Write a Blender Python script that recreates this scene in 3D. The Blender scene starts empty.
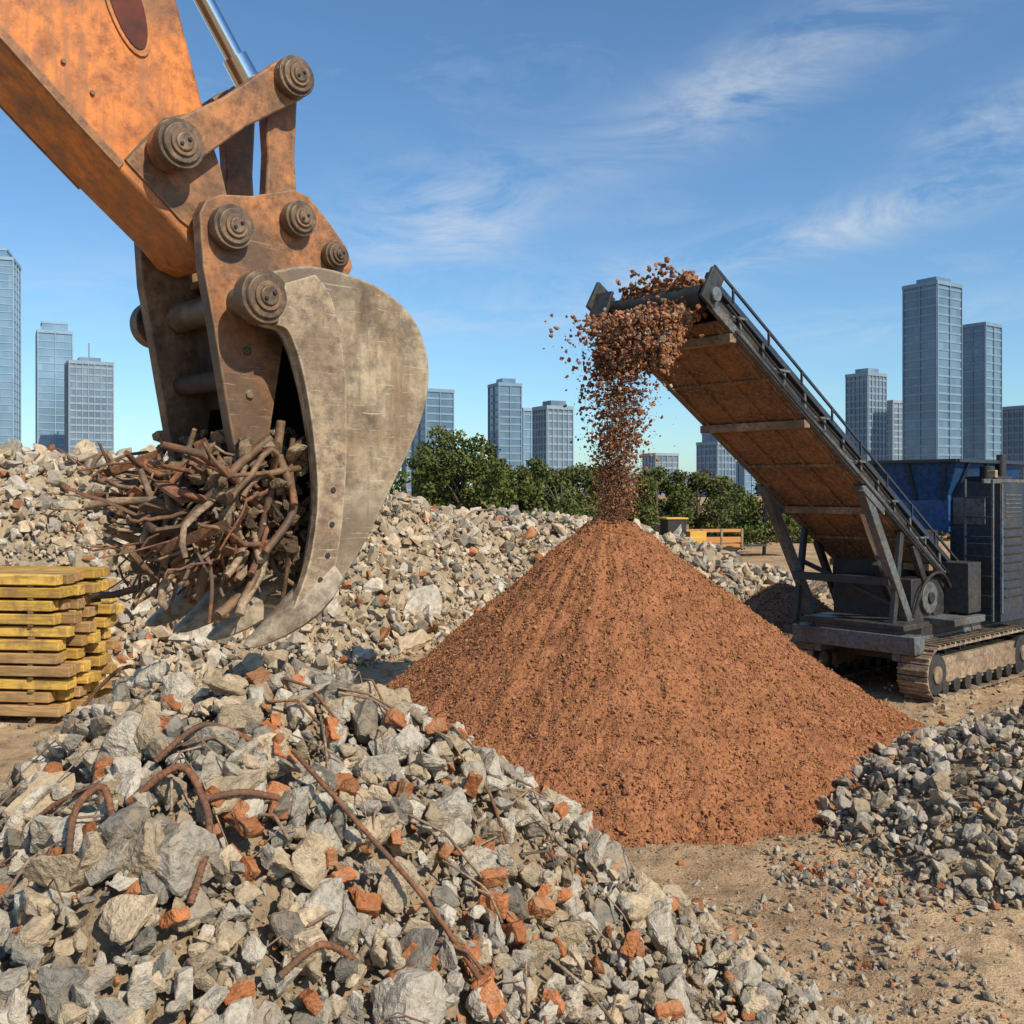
import bpy, bmesh, math, random
import numpy as np
from mathutils import Vector, Matrix, Quaternion, noise as mnoise
R = math.radians
random.seed(7); rng = np.random.default_rng(11)
scene = bpy.context.scene
COL = scene.collection

# ------------------------------------------------------------------ numpy noise
def _hash(ix, iy, seed):
    n = (ix*374761393 + iy*668265263 + seed*1442695041).astype(np.int64) & 0x7fffffff
    n = ((n ^ (n >> 13))*1274126177) & 0x7fffffff
    n = (n ^ (n >> 16)) & 0xffff
    return n/65535.0
def vnoise(x, y, seed=0):
    x = np.asarray(x, float); y = np.asarray(y, float)
    ix = np.floor(x).astype(np.int64); iy = np.floor(y).astype(np.int64)
    fx = x-ix; fy = y-iy
    fx = fx*fx*(3-2*fx); fy = fy*fy*(3-2*fy)
    a = _hash(ix, iy, seed); b = _hash(ix+1, iy, seed)
    c = _hash(ix, iy+1, seed); d = _hash(ix+1, iy+1, seed)
    return (a*(1-fx)+b*fx)*(1-fy)+(c*(1-fx)+d*fx)*fy
def fbm(x, y, seed=0, o=4):
    t = 0; a = 1; s = 0
    for i in range(o):
        t = t+a*(vnoise(x*2**i, y*2**i, seed+i*17)-.5); s += a; a *= .5
    return t/s*2

# ------------------------------------------------------------------ materials
class NT:
    def __init__(s, name):
        s.m = bpy.data.materials.new(name); s.m.use_nodes = True
        s.t = s.m.node_tree; s.n = s.t.nodes; s.l = s.t.links
        s.b = s.n['Principled BSDF']
    def new(s, typ, **kw):
        nd = s.n.new(typ)
        for k, v in kw.items(): setattr(nd, k, v)
        return nd
    def link(s, a, b): s.l.new(a, b)
    def coords(s, kind='Object', scale=(1, 1, 1)):
        tc = s.new('ShaderNodeTexCoord'); mp = s.new('ShaderNodeMapping')
        mp.inputs['Scale'].default_value = scale
        s.link(tc.outputs[kind], mp.inputs[0]); return mp.outputs[0]
    def noise(s, vec, scale, detail=4, rough=.6, dist=0):
        n = s.new('ShaderNodeTexNoise')
        n.inputs['Scale'].default_value = scale; n.inputs['Detail'].default_value = detail
        n.inputs['Roughness'].default_value = rough; n.inputs['Distortion'].default_value = dist
        if vec is not None: s.link(vec, n.inputs['Vector'])
        return n.outputs['Fac']
    def ramp(s, fac, stops, interp='LINEAR'):
        r = s.new('ShaderNodeValToRGB'); r.color_ramp.interpolation = interp
        e = r.color_ramp.elements
        while len(e) < len(stops): e.new(.5)
        for i, (p, c) in enumerate(stops):
            e[i].position = p
            e[i].color = (c, c, c, 1) if isinstance(c, (int, float)) else (*c, 1)
        s.link(fac, r.inputs[0]); return r.outputs[0]
    def mix(s, fac, a, b, mode='MIX'):
        m = s.new('ShaderNodeMix', data_type='RGBA', blend_type=mode)
        for sock, v in ((m.inputs[0], fac), (m.inputs[6], a), (m.inputs[7], b)):
            if hasattr(v, 'is_output'): s.link(v, sock)
            elif isinstance(v, (int, float)): sock.default_value = v
            else: sock.default_value = (*v, 1)
        return m.outputs[2]
    def math(s, op, a, b=None, clamp=False):
        m = s.new('ShaderNodeMath', operation=op, use_clamp=clamp)
        for i, v in enumerate((a, b)):
            if v is None: continue
            if isinstance(v, (int, float)): m.inputs[i].default_value = v
            else: s.link(v, m.inputs[i])
        return m.outputs[0]
    def bump(s, h, strength=.5, dist=.02, prev=None):
        b = s.new('ShaderNodeBump'); b.inputs['Strength'].default_value = strength
        b.inputs['Distance'].default_value = dist
        s.link(h, b.inputs['Height'])
        return b.outputs[0]
    def set(s, color=None, rough=None, metal=None, normal=None, spec=None):
        for v, k in ((color, 'Base Color'), (rough, 'Roughness'), (metal, 'Metallic'), (normal, 'Normal'), (spec, 'Specular IOR Level')):
            if v is None: continue
            if isinstance(v, (int, float)): s.b.inputs[k].default_value = v
            elif isinstance(v, tuple): s.b.inputs[k].default_value = (*v, 1)
            else: s.link(v, s.b.inputs[k])
        return s.m
    def diffuse(s, color, normal=None):
        """dry mineral / leaf surface: plain diffuse reflection"""
        d = s.new('ShaderNodeBsdfDiffuse'); s.link(color, d.inputs['Color'])
        if normal is not None: s.link(normal, d.inputs['Normal'])
        s.link(d.outputs[0], s.n['Material Output'].inputs['Surface']); s.n.remove(s.b); return s.m

def m_worn(name, paint, rust, dark, scale=2.0, cover=.5, rough=.6, metal=0.0, edge=None, bump=.25, streak=None, fine=14, wear=False, grime=.8):
    """painted / bare steel with rust patches, grime, streaks, scratches and worn edges"""
    t = NT(name); v = t.coords('Object')
    n1 = t.noise(v, scale, 5, .7, .4); n2 = t.noise(v, fine, 4, .74); n3 = t.noise(v, scale*.5, 1, .5, .3)
    f = t.ramp(n1, [(cover-.1, 0.0), (cover+.10, 1.0)])
    c = t.mix(f, paint, rust)
    g = t.ramp(n2, [(.36, .42), (.6, 1.12)])
    c = t.mix(.88, c, g, 'MULTIPLY')
    c = t.mix(t.ramp(n3, [(.48, 0.0), (.70, grime)]), c, dark)
    if streak is not None:
        vs = t.coords('Object', (8, 8, .8))
        c = t.mix(t.ramp(t.noise(vs, 2.2, 3, .6), [(.50, 0.0), (.64, .75)]), c, streak)
    if edge is not None and wear:
        sv = t.coords('Object', (2.5, 2.5, 45)); c = t.mix(t.ramp(t.noise(sv, 1.7, 3, .7, .6), [(.62, 0.0), (.67, .55)]), c, edge)
        bv = t.new('ShaderNodeBevel', samples=2); bv.inputs[0].default_value = .02
        gm = t.new('ShaderNodeNewGeometry')
        dp = t.new('ShaderNodeVectorMath', operation='DOT_PRODUCT')
        t.link(bv.outputs[0], dp.inputs[0]); t.link(gm.outputs['Normal'], dp.inputs[1])
        ef = t.math('MULTIPLY', t.math('SUBTRACT', 1.0, dp.outputs['Value']), 7.0, True)
        ef = t.math('MULTIPLY', ef, t.ramp(n2, [(.35, .2), (.6, 1.0)]))
        c = t.mix(ef, c, edge)
    nrm = t.bump(t.math('ADD', t.math('MULTIPLY', n1, .6), t.math('MULTIPLY', n2, .5)), bump, .02)
    r = t.ramp(n2, [(.3, rough-.12), (.7, min(1, rough+.15))])
    return t.set(c, r, metal, nrm)

def m_rock(name, bump=.8, fscale=22, fine=True):
    t = NT(name); a = t.new('ShaderNodeAttribute'); a.attribute_name = 'Col'
    v = t.coords('Object')
    n1 = t.noise(v, 5, 2, .65); n2 = t.noise(v, fscale, 4, .8)
    c = t.mix(1.0, a.outputs['Color'], t.ramp(n2, [(.3, .55), (.5, 1.0), (.72, 1.25)]), 'MULTIPLY')
    c = t.mix(t.ramp(n1, [(.48, 0.0), (.68, .45)]), c, (.40, .295, .19))
    return t.diffuse(c, t.bump(n2, bump, .035))

def m_grit(name):
    t = NT(name); a = t.new('ShaderNodeAttribute'); a.attribute_name = 'Col'
    v = t.coords('Object'); n2 = t.noise(v, 30, 2, .75)
    c = t.mix(1.0, a.outputs['Color'], t.ramp(n2, [(.3, .6), (.55, 1.0), (.75, 1.2)]), 'MULTIPLY')
    return t.diffuse(c, t.bump(n2, .6, .03))

def m_simple(name, c1, c2, scale=6, rough=.7, metal=0, bump=.15, kind='Object', stretch=(1, 1, 1)):
    t = NT(name); v = t.coords(kind, stretch)
    n = t.noise(v, scale, 3, .65)
    c = t.ramp(n, [(.35, c1), (.65, c2)])
    return t.set(c, rough, metal, t.bump(n, bump, .015) if bump else None)

M = {}
M['orange'] = m_worn('orange_paint', (.66, .205, .036), (.34, .120, .038), (.18, .082, .036), 2.4, .56, .5, 0, (.30, .19, .11), .25, streak=(.33, .13, .05), fine=9, wear=True, grime=.65)
M['rusty'] = m_worn('rusty_orange_steel', (.43, .175, .062), (.20, .098, .048), (.09, .056, .036), 2.6, .49, .6, .05, (.34, .24, .15), .38, fine=12, wear=True, grime=.75)
M['brown'] = m_worn('dirty_steel', (.25, .15, .08), (.15, .08, .042), (.06, .042, .03), 3.0, .5, .65, .05, (.26, .19, .13), .4)
M['bucket'] = m_worn('worn_bucket_steel', (.40, .315, .21), (.22, .15, .09), (.14, .105, .072), 2.1, .53, .55, .0, (.54, .47, .35), .55, streak=(.20, .13, .075), fine=7, wear=True)
M['strip'] = m_worn('bright_worn_steel', (.38, .28, .18), (.25, .16, .10), (.14, .10, .065), 3.5, .56, .5, .05, (.52, .44, .33), .45, fine=16, wear=True, grime=.5)
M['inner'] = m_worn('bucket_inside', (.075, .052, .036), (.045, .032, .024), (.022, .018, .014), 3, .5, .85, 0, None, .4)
M['tooth'] = m_worn('tooth_steel', (.42, .35, .26), (.23, .165, .11), (.13, .095, .07), 5, .58, .5, .0, (.5, .45, .38), .5, grime=.4)
M['pin'] = m_worn('pin_steel', (.22, .15, .095), (.12, .075, .045), (.06, .045, .03), 6, .5, .5, .2, (.28, .21, .16), .3)
M['dark'] = m_simple('black_rubber_steel', (.012, .011, .010), (.035, .030, .025), 5, .7)
M['rebar'] = m_worn('rusty_rebar', (.27, .115, .052), (.16, .075, .042), (.085, .06, .045), 7, .5, .9, 0, None, .5, fine=40)
M['scrap'] = m_worn('dusty_scrap', (.38, .275, .18), (.22, .135, .08), (.09, .065, .05), 7, .5, .9, 0, None, .5, fine=40)
M['recess_disc'] = m_simple('dark_red_disc', (.13, .026, .012), (.05, .014, .010), 6, .8)
t = NT('chrome'); M['chrome'] = t.set((.62, .66, .70), .16, 1.0)
M['navy'] = m_worn('navy_paint', (.022, .038, .068), (.06, .055, .052), (.03, .028, .026), 1.8, .58, .42, 0, None, .12)
M['blue'] = m_worn('blue_hopper_paint', (.024, .095, .25), (.035, .08, .16), (.04, .05, .07), 1.5, .6, .38, 0, None, .1, grime=.5)
M['greysteel'] = m_worn('grey_blue_steel', (.14, .155, .165), (.15, .115, .085), (.05, .046, .042), 2.2, .54, .5, .1, None, .2)
M['blacksteel'] = m_worn('black_frame_steel', (.038, .040, .044), (.07, .054, .042), (.024, .022, .020), 2.2, .54, .55, .05, None, .2)
M['pan'] = m_worn('rusty_pan', (.29, .145, .068), (.165, .088, .047), (.09, .058, .038), 1.6, .5, .75, 0, None, .25, streak=(.34, .20, .11))
M['tanbeam'] = m_worn('dusty_beam', (.42, .30, .19), (.25, .16, .095), (.14, .09, .06), 2, .5, .75, 0, None, .25)
M['track'] = m_worn('dusty_track_steel', (.36, .27, .18), (.22, .15, .095), (.12, .085, .06), 3, .52, .75, 0, None, .3)
M['rock'] = m_rock('broken_concrete')
M['rockfar'] = m_rock('broken_concrete_far', .5, 8)
M['grit'] = m_grit('crushed_brick')

# ------------------------------------------------------------------ mesh builder
class B:
    def __init__(s): s.v = []; s.f = []; s.mi = []; s.mats = []; s.sm = []
    def mat(s, key):
        if key not in s.mats: s.mats.append(key)
        return s.mats.index(key)
    def add(s, vs, fs, key, smooth=False):
        o = len(s.v); i = s.mat(key)
        s.v += [tuple(v) for v in vs]
        for f in fs: s.f.append([a+o for a in f]); s.mi.append(i); s.sm.append(smooth)
    def box(s, c, size, key, rot=None, taper=None):
        hx, hy, hz = [a/2 for a in size]; vs = []
        for x, y, z in ((-1,-1,-1),(1,-1,-1),(1,1,-1),(-1,1,-1),(-1,-1,1),(1,-1,1),(1,1,1),(-1,1,1)):
            k = taper if (taper and z > 0) else 1
            p = Vector((x*hx*k, y*hy*k, z*hz))
            if rot is not None: p = rot @ p
            vs.append(p+Vector(c))
        s.add(vs, [(3,2,1,0),(4,5,6,7),(0,1,5,4),(1,2,6,5),(2,3,7,6),(3,0,4,7)], key)
    def beam(s, p0, p1, w, h, key, up=(0, 0, 1)):
        p0 = Vector(p0); p1 = Vector(p1); d = p1-p0; L = d.length; x = d/L
        u = Vector(up); y = u.cross(x)
        if y.length < 1e-4: y = Vector((0, 1, 0)).cross(x)
        y.normalize(); z = x.cross(y)
        s.box((p0+p1)/2, (L, w, h), key, Matrix((x, y, z)).transposed())
    def prism(s, prof, y0, y1, key, key_side=None):
        n = len(prof)
        vs = [(u, y0, z) for u, z in prof]+[(u, y1, z) for u, z in prof]
        s.add(vs, [list(range(n)), list(range(2*n-1, n-1, -1))], key)
        s.add(vs, [(i, (i+1) % n, (i+1) % n+n, i+n) for i in range(n)], key_side or key)
    def cyl(s, p0, p1, r, key, n=24, r1=None, smooth=True):
        p0 = Vector(p0); p1 = Vector(p1); r1 = r if r1 is None else r1
        d = (p1-p0).normalized(); a = d.orthogonal().normalized(); b = d.cross(a)
        vs = []
        for i in range(n):
            t = 2*math.pi*i/n; o = a*math.cos(t)+b*math.sin(t)
            vs.append(p0+o*r); vs.append(p1+o*r1)
        s.add(vs, [(2*i, 2*((i+1) % n), 2*((i+1) % n)+1, 2*i+1) for i in range(n)], key, smooth)
        s.add(vs, [[2*i for i in range(n)][::-1], [2*i+1 for i in range(n)]], key)
    def tube(s, pts, r, key, n=7, taper=None, flat=1.0):
        pts = [Vector(p) for p in pts]; vs = []; m = len(pts)
        a = None
        for i, p in enumerate(pts):
            d = (pts[min(i+1, m-1)]-pts[max(i-1, 0)]).normalized()
            if a is None: a = d.orthogonal().normalized()
            a = (a-d*a.dot(d)).normalized(); b = d.cross(a)
            rr = r*(1 if taper is None else 1+(taper-1)*i/(m-1))
            for j in range(n):
                t = 2*math.pi*j/n; vs.append(p+a*math.cos(t)*rr+b*math.sin(t)*rr*flat)
        fs = [(i*n+j, i*n+(j+1) % n, (i+1)*n+(j+1) % n, (i+1)*n+j) for i in range(m-1) for j in range(n)]
        s.add(vs, fs, key, True)
        s.add(vs, [list(range(n))[::-1], [(m-1)*n+j for j in range(n)]], key)
    def obj(s, name, parent=None, bevel=0, recalc=True):
        me = bpy.data.meshes.new(name); me.from_pydata(s.v, [], s.f)
        for k in s.mats: me.materials.append(M[k] if isinstance(k, str) else k)
        me.polygons.foreach_set('material_index', s.mi); me.polygons.foreach_set('use_smooth', s.sm)
        if recalc:
            bm = bmesh.new(); bm.from_mesh(me); bmesh.ops.remove_doubles(bm, verts=bm.verts, dist=2e-5)
            bmesh.ops.recalc_face_normals(bm, faces=bm.faces); bm.to_mesh(me); bm.free()
            me.set_sharp_from_angle(angle=R(38))
        ob = bpy.data.objects.new(name, me); COL.objects.link(ob)
        if parent: ob.parent = parent
        if bevel:
            md = ob.modifiers.new('bevel', 'BEVEL'); md.width = bevel; md.segments = 2; md.limit_method = 'ANGLE'; md.angle_limit = R(35)
        return ob

def empty(name, loc=(0, 0, 0), rz=0):
    e = bpy.data.objects.new(name, None); COL.objects.link(e); e.location = loc; e.rotation_euler = (0, 0, rz); e.empty_display_size = .3
    return e

def catmull(pts, k=6):
    P = [np.array(p, float) for p in pts]; out = []
    for i in range(len(P)-1):
        p0 = P[max(i-1, 0)]; p1 = P[i]; p2 = P[i+1]; p3 = P[min(i+2, len(P)-1)]
        for j in range(k):
            t = j/k
            out.append(.5*((2*p1)+(-p0+p2)*t+(2*p0-5*p1+4*p2-p3)*t*t+(-p0+3*p1-3*p2+p3)*t**3))
    out.append(P[-1]); return [tuple(float(a) for a in q) for q in out]

# ------------------------------------------------------------------ rocks
def hull_rock(seed, n=12, asp=(1, .8, .6), detail=0, boxy=False, bev=.07, thr=.2):
    rd = random.Random(seed); bm = bmesh.new()
    if boxy:
        pts = [Vector((sx*.5, sy*.5, sz*.5)) for sx in (-1, 1) for sy in (-1, 1) for sz in (-1, 1)]
        pts = [Vector((p.x*rd.uniform(.6, 1.1), p.y*rd.uniform(.7, 1.05), p.z*rd.uniform(.8, 1.05))) for p in pts]
        pts = [Vector((p.x*asp[0]*2, p.y*asp[1]*2, p.z*asp[2]*2))*.8 for p in pts]
    else:
        pts = []
        for i in range(n):
            p = Vector([rd.gauss(0, 1) for _ in range(3)]).normalized()
            mx = max(abs(c) for c in p); p = p.lerp(p/mx*.8, .5)
            p *= rd.uniform(.8, 1.05)
            pts.append(Vector((p.x*asp[0], p.y*asp[1], p.z*asp[2])))
    for p in pts: bm.verts.new(p)
    bmesh.ops.convex_hull(bm, input=bm.verts)
    dl = [v for v in bm.verts if not v.link_faces]
    if dl: bmesh.ops.delete(bm, geom=dl, context='VERTS')
    bmesh.ops.dissolve_limit(bm, angle_limit=R(12), verts=bm.verts, edges=bm.edges)
    if bev: bmesh.ops.bevel(bm, geom=list(bm.edges), offset=bev, segments=1, affect='EDGES', clamp_overlap=True)
    bmesh.ops.triangulate(bm, faces=bm.faces)
    if detail:
        for it in range(detail):
            es = [e for e in bm.edges if e.calc_length() > thr]
            if es: bmesh.ops.subdivide_edges(bm, edges=es, cuts=1)
            bmesh.ops.triangulate(bm, faces=bm.faces)
        bm.normal_update()
        for v in bm.verts:
            q = v.co*2.2+Vector((seed*3.1, 0, 0))
            d = mnoise.noise(q)*.08+mnoise.noise(q*3)*.045+mnoise.noise(q*7)*.025
            v.co += v.normal*d
    bm.verts.index_update()
    V = np.array([v.co[:] for v in bm.verts]); F = np.array([[v.index for v in f.verts] for f in bm.faces])
    bm.free(); V = V-V.mean(0); return V, F

def rq(i): return (random.Random(i).randint(9, 15), (1, random.Random(i).uniform(.66, .95), random.Random(i+50).uniform(.45, .78)))
HI = [hull_rock(i, *rq(i), 3, bev=.05, thr=.2) for i in range(16)]
HM = [hull_rock(30+i, *rq(i+30), 2, bev=.05, thr=.36) for i in range(14)]
MID = [hull_rock(100+i, 11, (1, .8, .6), 0, bev=.08) for i in range(10)]
FAR = [hull_rock(150+i, 12, (1, .8, .6), 0, bev=0) for i in range(12)]
LOW = [hull_rock(200+i, 8, (1, .8, .62), 0, bev=0) for i in range(10)]
BRK = [hull_rock(300+i, 8, (1, .62, .42), 3, True, .05) for i in range(6)]
SLAB = [hull_rock(400+i, 11, (1, .75, .28), 2) for i in range(5)]

def randrot(n, flat=None):
    q = rng.normal(size=(n, 4))
    if flat is not None:
        yaw = rng.uniform(0, math.pi*2, n); q = np.stack([np.cos(yaw/2), rng.normal(0, flat, n), rng.normal(0, flat, n), np.sin(yaw/2)], 1)
    q /= np.linalg.norm(q, axis=1)[:, None]; w, x, y, z = q.T
    return np.stack([np.stack([1-2*(y*y+z*z), 2*(x*y-z*w), 2*(x*z+y*w)], 1),
                     np.stack([2*(x*y+z*w), 1-2*(x*x+z*z), 2*(y*z-x*w)], 1),
                     np.stack([2*(x*z-y*w), 2*(y*z+x*w), 1-2*(x*x+y*y)], 1)], 1)

def mass(chunks, variants, pos, size, colr, flat=None):
    n = len(pos); k = rng.integers(0, len(variants), n); rot = randrot(n, flat)
    for i, (V, F) in enumerate(variants):
        ix = np.where(k == i)[0]
        if len(ix) == 0: continue
        W = np.einsum('mij,nj->mni', rot[ix], V)*(size[ix]*.5)[:, None, None]+pos[ix][:, None, :]
        FF = (F[None]+(np.arange(len(ix))*len(V))[:, None, None]).reshape(-1, 3)
        CC = np.repeat(colr[ix], len(V), axis=0)
        chunks.append((W.reshape(-1, 3), FF, CC))

def mass_obj(name, chunks, mat):
    o = 0; Vs = []; Fs = []; Cs = []
    for V, F, C in chunks: Vs.append(V); Fs.append(F+o); Cs.append(C); o += len(V)
    V = np.concatenate(Vs); F = np.concatenate(Fs); C = np.concatenate(Cs)
    me = bpy.data.meshes.new(name); me.vertices.add(len(V)); me.vertices.foreach_set('co', V.ravel().astype(np.float32))
    me.loops.add(F.size); me.loops.foreach_set('vertex_index', F.ravel().astype(np.int32))
    me.polygons.add(len(F)); me.polygons.foreach_set('loop_start', np.arange(0, F.size, 3, dtype=np.int32))
    try: me.polygons.foreach_set('loop_total', np.full(len(F), 3, np.int32))
    except Exception: pass
    me.update(calc_edges=True)
    me.polygons.foreach_set('use_smooth', np.zeros(len(F), bool))
    at = me.attributes.new('Col', 'FLOAT_COLOR', 'POINT')
    at.data.foreach_set('color', np.concatenate([C, np.ones((len(C), 1))], 1).ravel().astype(np.float32))
    me.materials.append(mat); ob = bpy.data.objects.new(name, me); COL.objects.link(ob)
    return ob

def hgrid(xs, ys, H, col, chunks):
    X, Y = np.meshgrid(xs, ys); Z = H(X, Y); nx = len(xs); ny = len(ys)
    V = np.stack([X, Y, Z], -1).reshape(-1, 3)
    i = np.arange(nx-1)[None]+np.arange(ny-1)[:, None]*nx; i = i.ravel()
    F = np.concatenate([np.stack([i, i+1, i+nx+1], 1), np.stack([i, i+nx+1, i+nx], 1)])
    C = np.array(col)[None]*(.8+.4*vnoise(V[:, 0]*6, V[:, 1]*6, 5))[:, None]
    keep = (V[F][:, :, 2] > -.15).any(1); chunks.append((V, F[keep], C))

def rock_cols(n, brick=.07, tan=.35, base=.47):
    t = rng.random(n); br = rng.uniform(.62, 1.18, n)[:, None]
    c = np.tile(np.array([base, base*.885, base*.725]), (n, 1))
    c[t < tan] = (base*.98, base*.77, base*.53)
    c[(t > .5) & (t < .64)] = (base*.50, base*.45, base*.38)
    b = t > 1-brick; c[b] = np.array([.43, .175, .080])
    return c*br

# ------------------------------------------------------------------ foreground rubble
RX = np.array([-8, -5.6, -4.6, -4.0, -3.3, -2.85, -2.4, -2.0, -1.6, -1.15, -.7, -.1, .3, .8, 1.44, 2.0, 2.6, 3.2])
RZ = np.array([-1, -.3, .2, .62, 1.15, 1.62, 2.05, 2.26, 2.30, 2.20, 2.0, 1.72, 1.42, 1.06, .58, .14, -.28, -.7])
def h1(x, y):
    r = np.interp(x, RX, RZ)
    yr = 6.15+.2*np.sin(x*.9)
    d = y-yr
    z = r-np.where(d < 0, np.interp(x, [-4, -2.6, 0], [.30, .52, .62])*(np.sqrt(d*d+.16)-.4), .9*(np.sqrt(d*d+.09)-.3))
    return z+.20*fbm(x*1.1, y*1.1, 3)+.10*fbm(x*3.4, y*3.4, 9)
ch = []
DUST = (.30, .225, .15)
hgrid(np.linspace(-8, 3.4, 330), np.linspace(2.0, 9.4, 230), lambda x, y: h1(x, y)-.08+.05*fbm(x*12, y*12, 21), DUST, ch)
def scatter(n, x0, x1, y0, y1, H, zmin=0.02):
    x = rng.uniform(x0, x1, n); y = rng.uniform(y0, y1, n); z = H(x, y); k = z > zmin
    return x[k], y[k], z[k]
def put(chunks, variants, n, box, H, smin, smax, power, lift, cols, zmin=0.0, flat=None, jz=0.0, shrink=None):
    x, y, z = scatter(n, *box, H, zmin); m = len(x)
    s = smin+(smax-smin)*rng.random(m)**power
    if shrink: s = s*np.interp(x, *shrink)
    p = np.stack([x, y, z+s*lift+jz*rng.random(m)], 1)
    mass(chunks, variants, p, s, cols(m), flat)
fg = (-5.2, 3.0, 3.6, 7.2); shk = ([-1.0, .4, 2.2], [1, .85, .6])
brickc = lambda n: np.tile([.46, .18, .078], (n, 1))*rng.uniform(.6, 1.1, n)[:, None]
put(ch, HI, 1000, fg, h1, .20, .42, 1.7, .14, lambda n: rock_cols(n, .02), .0, None, .07, shk)
put(ch, HM, 4000, fg, h1, .10, .22, 1.1, .2, lambda n: rock_cols(n, .04), .0, None, .09, shk)
put(ch, SLAB, 110, fg, h1, .26, .48, 1.6, .12, lambda n: rock_cols(n, .0), .0, .25, .1, shk)
put(ch, BRK, 60, fg, h1, .14, .25, 1.0, .28, brickc, .0, None, .09)
put(ch, BRK, 44, (-1.6, .9, 4.2, 5.7), h1, .14, .24, 1.0, .34, brickc, .0, None, .1)
put(ch, MID, 7500, fg, h1, .045, .11, 1.2, .22, lambda n: rock_cols(n, .06, .45, .42), -.03, None, .03)
put(ch, LOW, 12000, fg, h1, .015, .045, 1.0, .1, lambda n: rock_cols(n, .1, .5, .38), -.05)
mass_obj('rubble_pile', ch, M['rock'])

# rusty bars lying on the rubble
def ribbed(b, pts, r, key='rebar'):
    b.tube(pts, r, key, 8)
    P = [Vector(p) for p in pts]
    for i in range(len(P)-1):
        L = (P[i+1]-P[i]).length; k = max(1, int(L/.022)); d = (P[i+1]-P[i]).normalized()
        for j in range(k):
            c = P[i].lerp(P[i+1], (j+.5)/k); b.cyl(c-d*.003, c+d*.003, r*1.17, key, 7)
def on(x, y, dz=.1): return (x, y, float(h1(np.array([x]), np.array([y]))[0])+dz)
b = B()
ribbed(b, catmull([on(-1.78, 5.0, .12), on(-1.6, 5.08, .24), on(-1.45, 5.12, .2), on(-1.3, 5.2, .12)], 5), .015)
ribbed(b, catmull([on(-1.12, 5.1, .26), on(-.75, 4.95, .25), on(-.4, 4.8, .23), on(-.02, 4.6, .14)], 5), .013)
ribbed(b, catmull([on(-1.82, 4.75, .14), on(-1.6, 4.8, .26), on(-1.46, 4.72, .25), on(-1.38, 4.55, .22), on(-1.4, 4.35, .14)], 6), .017)
ribbed(b, catmull([on(-1.46, 4.72, .24), on(-1.3, 4.82, .25), on(-1.16, 4.98, .12)], 6), .016)
ribbed(b, catmull([on(-1.98, 4.45, .07), on(-2.03, 4.65, .24), on(-1.95, 4.76, .25), on(-1.86, 4.66, .16)], 6), .017)
ribbed(b, catmull([on(-1.0, 4.3, .15), on(-.85, 4.42, .25), on(-.72, 4.52, .14)], 6), .016)
ribbed(b, catmull([on(-2.7, 5.1, .12), on(-2.3, 5.0, .2), on(-2.0, 5.0, .12)], 6), .012)
ribbed(b, catmull([on(-2.7, 5.9, .12), on(-2.35, 6.0, .26), on(-2.1, 6.05, .14)], 6), .012)
for i in range(90):
    x = random.uniform(-3.4, .8); y = random.uniform(4.3, 6.2); a = random.uniform(0, 6.28); L = random.uniform(.12, .45)
    b.tube([on(x, y, .14), on(x+math.cos(a)*L*.5, y+math.sin(a)*L*.5, .2), on(x+math.cos(a)*L, y+math.sin(a)*L, .15)], random.uniform(.003, .010), random.choice(['scrap', 'rebar', 'scrap']), 5)
b.obj('rusty_rebar', recalc=False)

# ------------------------------------------------------------------ right rubble pile
def h3(x, y):
    d = np.hypot((x-6.9)*.92, y-10.7); return 1.46-.44*np.sqrt(d*d+.3)+.13*fbm(x*1.2, y*1.2, 31)
ch = []; bx = (2.6, 9.5, 7.2, 14.5)
hgrid(np.linspace(2, 10, 200), np.linspace(6.6, 15, 200), lambda x, y: h3(x, y)-.05, DUST, ch)
put(ch, HM, 1900, bx, h3, .14, .32, 1.5, .18, lambda n: rock_cols(n, .04), .0, None, .06)
put(ch, MID, 6500, bx, h3, .06, .16, 1.3, .15, lambda n: rock_cols(n, .06, .45, .44), -.03, None, .03)
put(ch, LOW, 9000, (1.8, 8, 6.8, 12), h3, .02, .06, 1.0, .1, lambda n: rock_cols(n, .08, .5, .38), -.12)
mass_obj('rubble_pile', ch, M['rock'])

# ------------------------------------------------------------------ background rubble bank
def h2(x, y):
    H = np.interp(x, [-26, -14, -10, -7, -3, 0, 3, 6, 8, 9.6, 11], [4.0, 4.2, 4.1, 3.7, 2.8, 2.3, 2.05, 1.4, .65, .0, -.6])
    yt = np.interp(x, [-26, -10, -3.5, -2, 0, 3, 9, 12], [16.5, 17.6, 18.8, 21.5, 25, 27, 30, 31])
    t = np.clip((y-yt)/6.5, -.2, 1); t2 = np.where(t > 0, t*t*(3-2*t)*.45+t*.55, t)
    back = np.clip((y-yt-11)/6, 0, 1)
    z = H*t2*(1-back)-.02
    return z+(.60*fbm(x*.35, y*.35, 41)+.36*fbm(x*1.1, y*1.1, 43))*np.clip(t*3, 0, 1)-.3*back
ch = []; bx = (-22, 11, 16.5, 38)
hgrid(np.linspace(-26, 12, 330), np.linspace(15.5, 46, 220), lambda x, y: h2(x, y)-.05+.12*fbm(x*4, y*4, 77), (.33, .255, .17), ch)
c2 = lambda n: rock_cols(n, .04, .5, .50)
put(ch, HM, 240, bx, h2, .6, 1.3, 2.2, .12, c2, .05)
put(ch, FAR, 7000, bx, h2, .26, .6, 1.7, .15, c2, .02, None, .12)
put(ch, FAR, 14000, (-18, 10, 17, 34), h2, .12, .3, 1.2, .15, c2, -.02, None, .08)
put(ch, LOW, 15000, (-12, 10, 17, 31), h2, .06, .14, 1.2, .15, c2, -.02)
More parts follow.
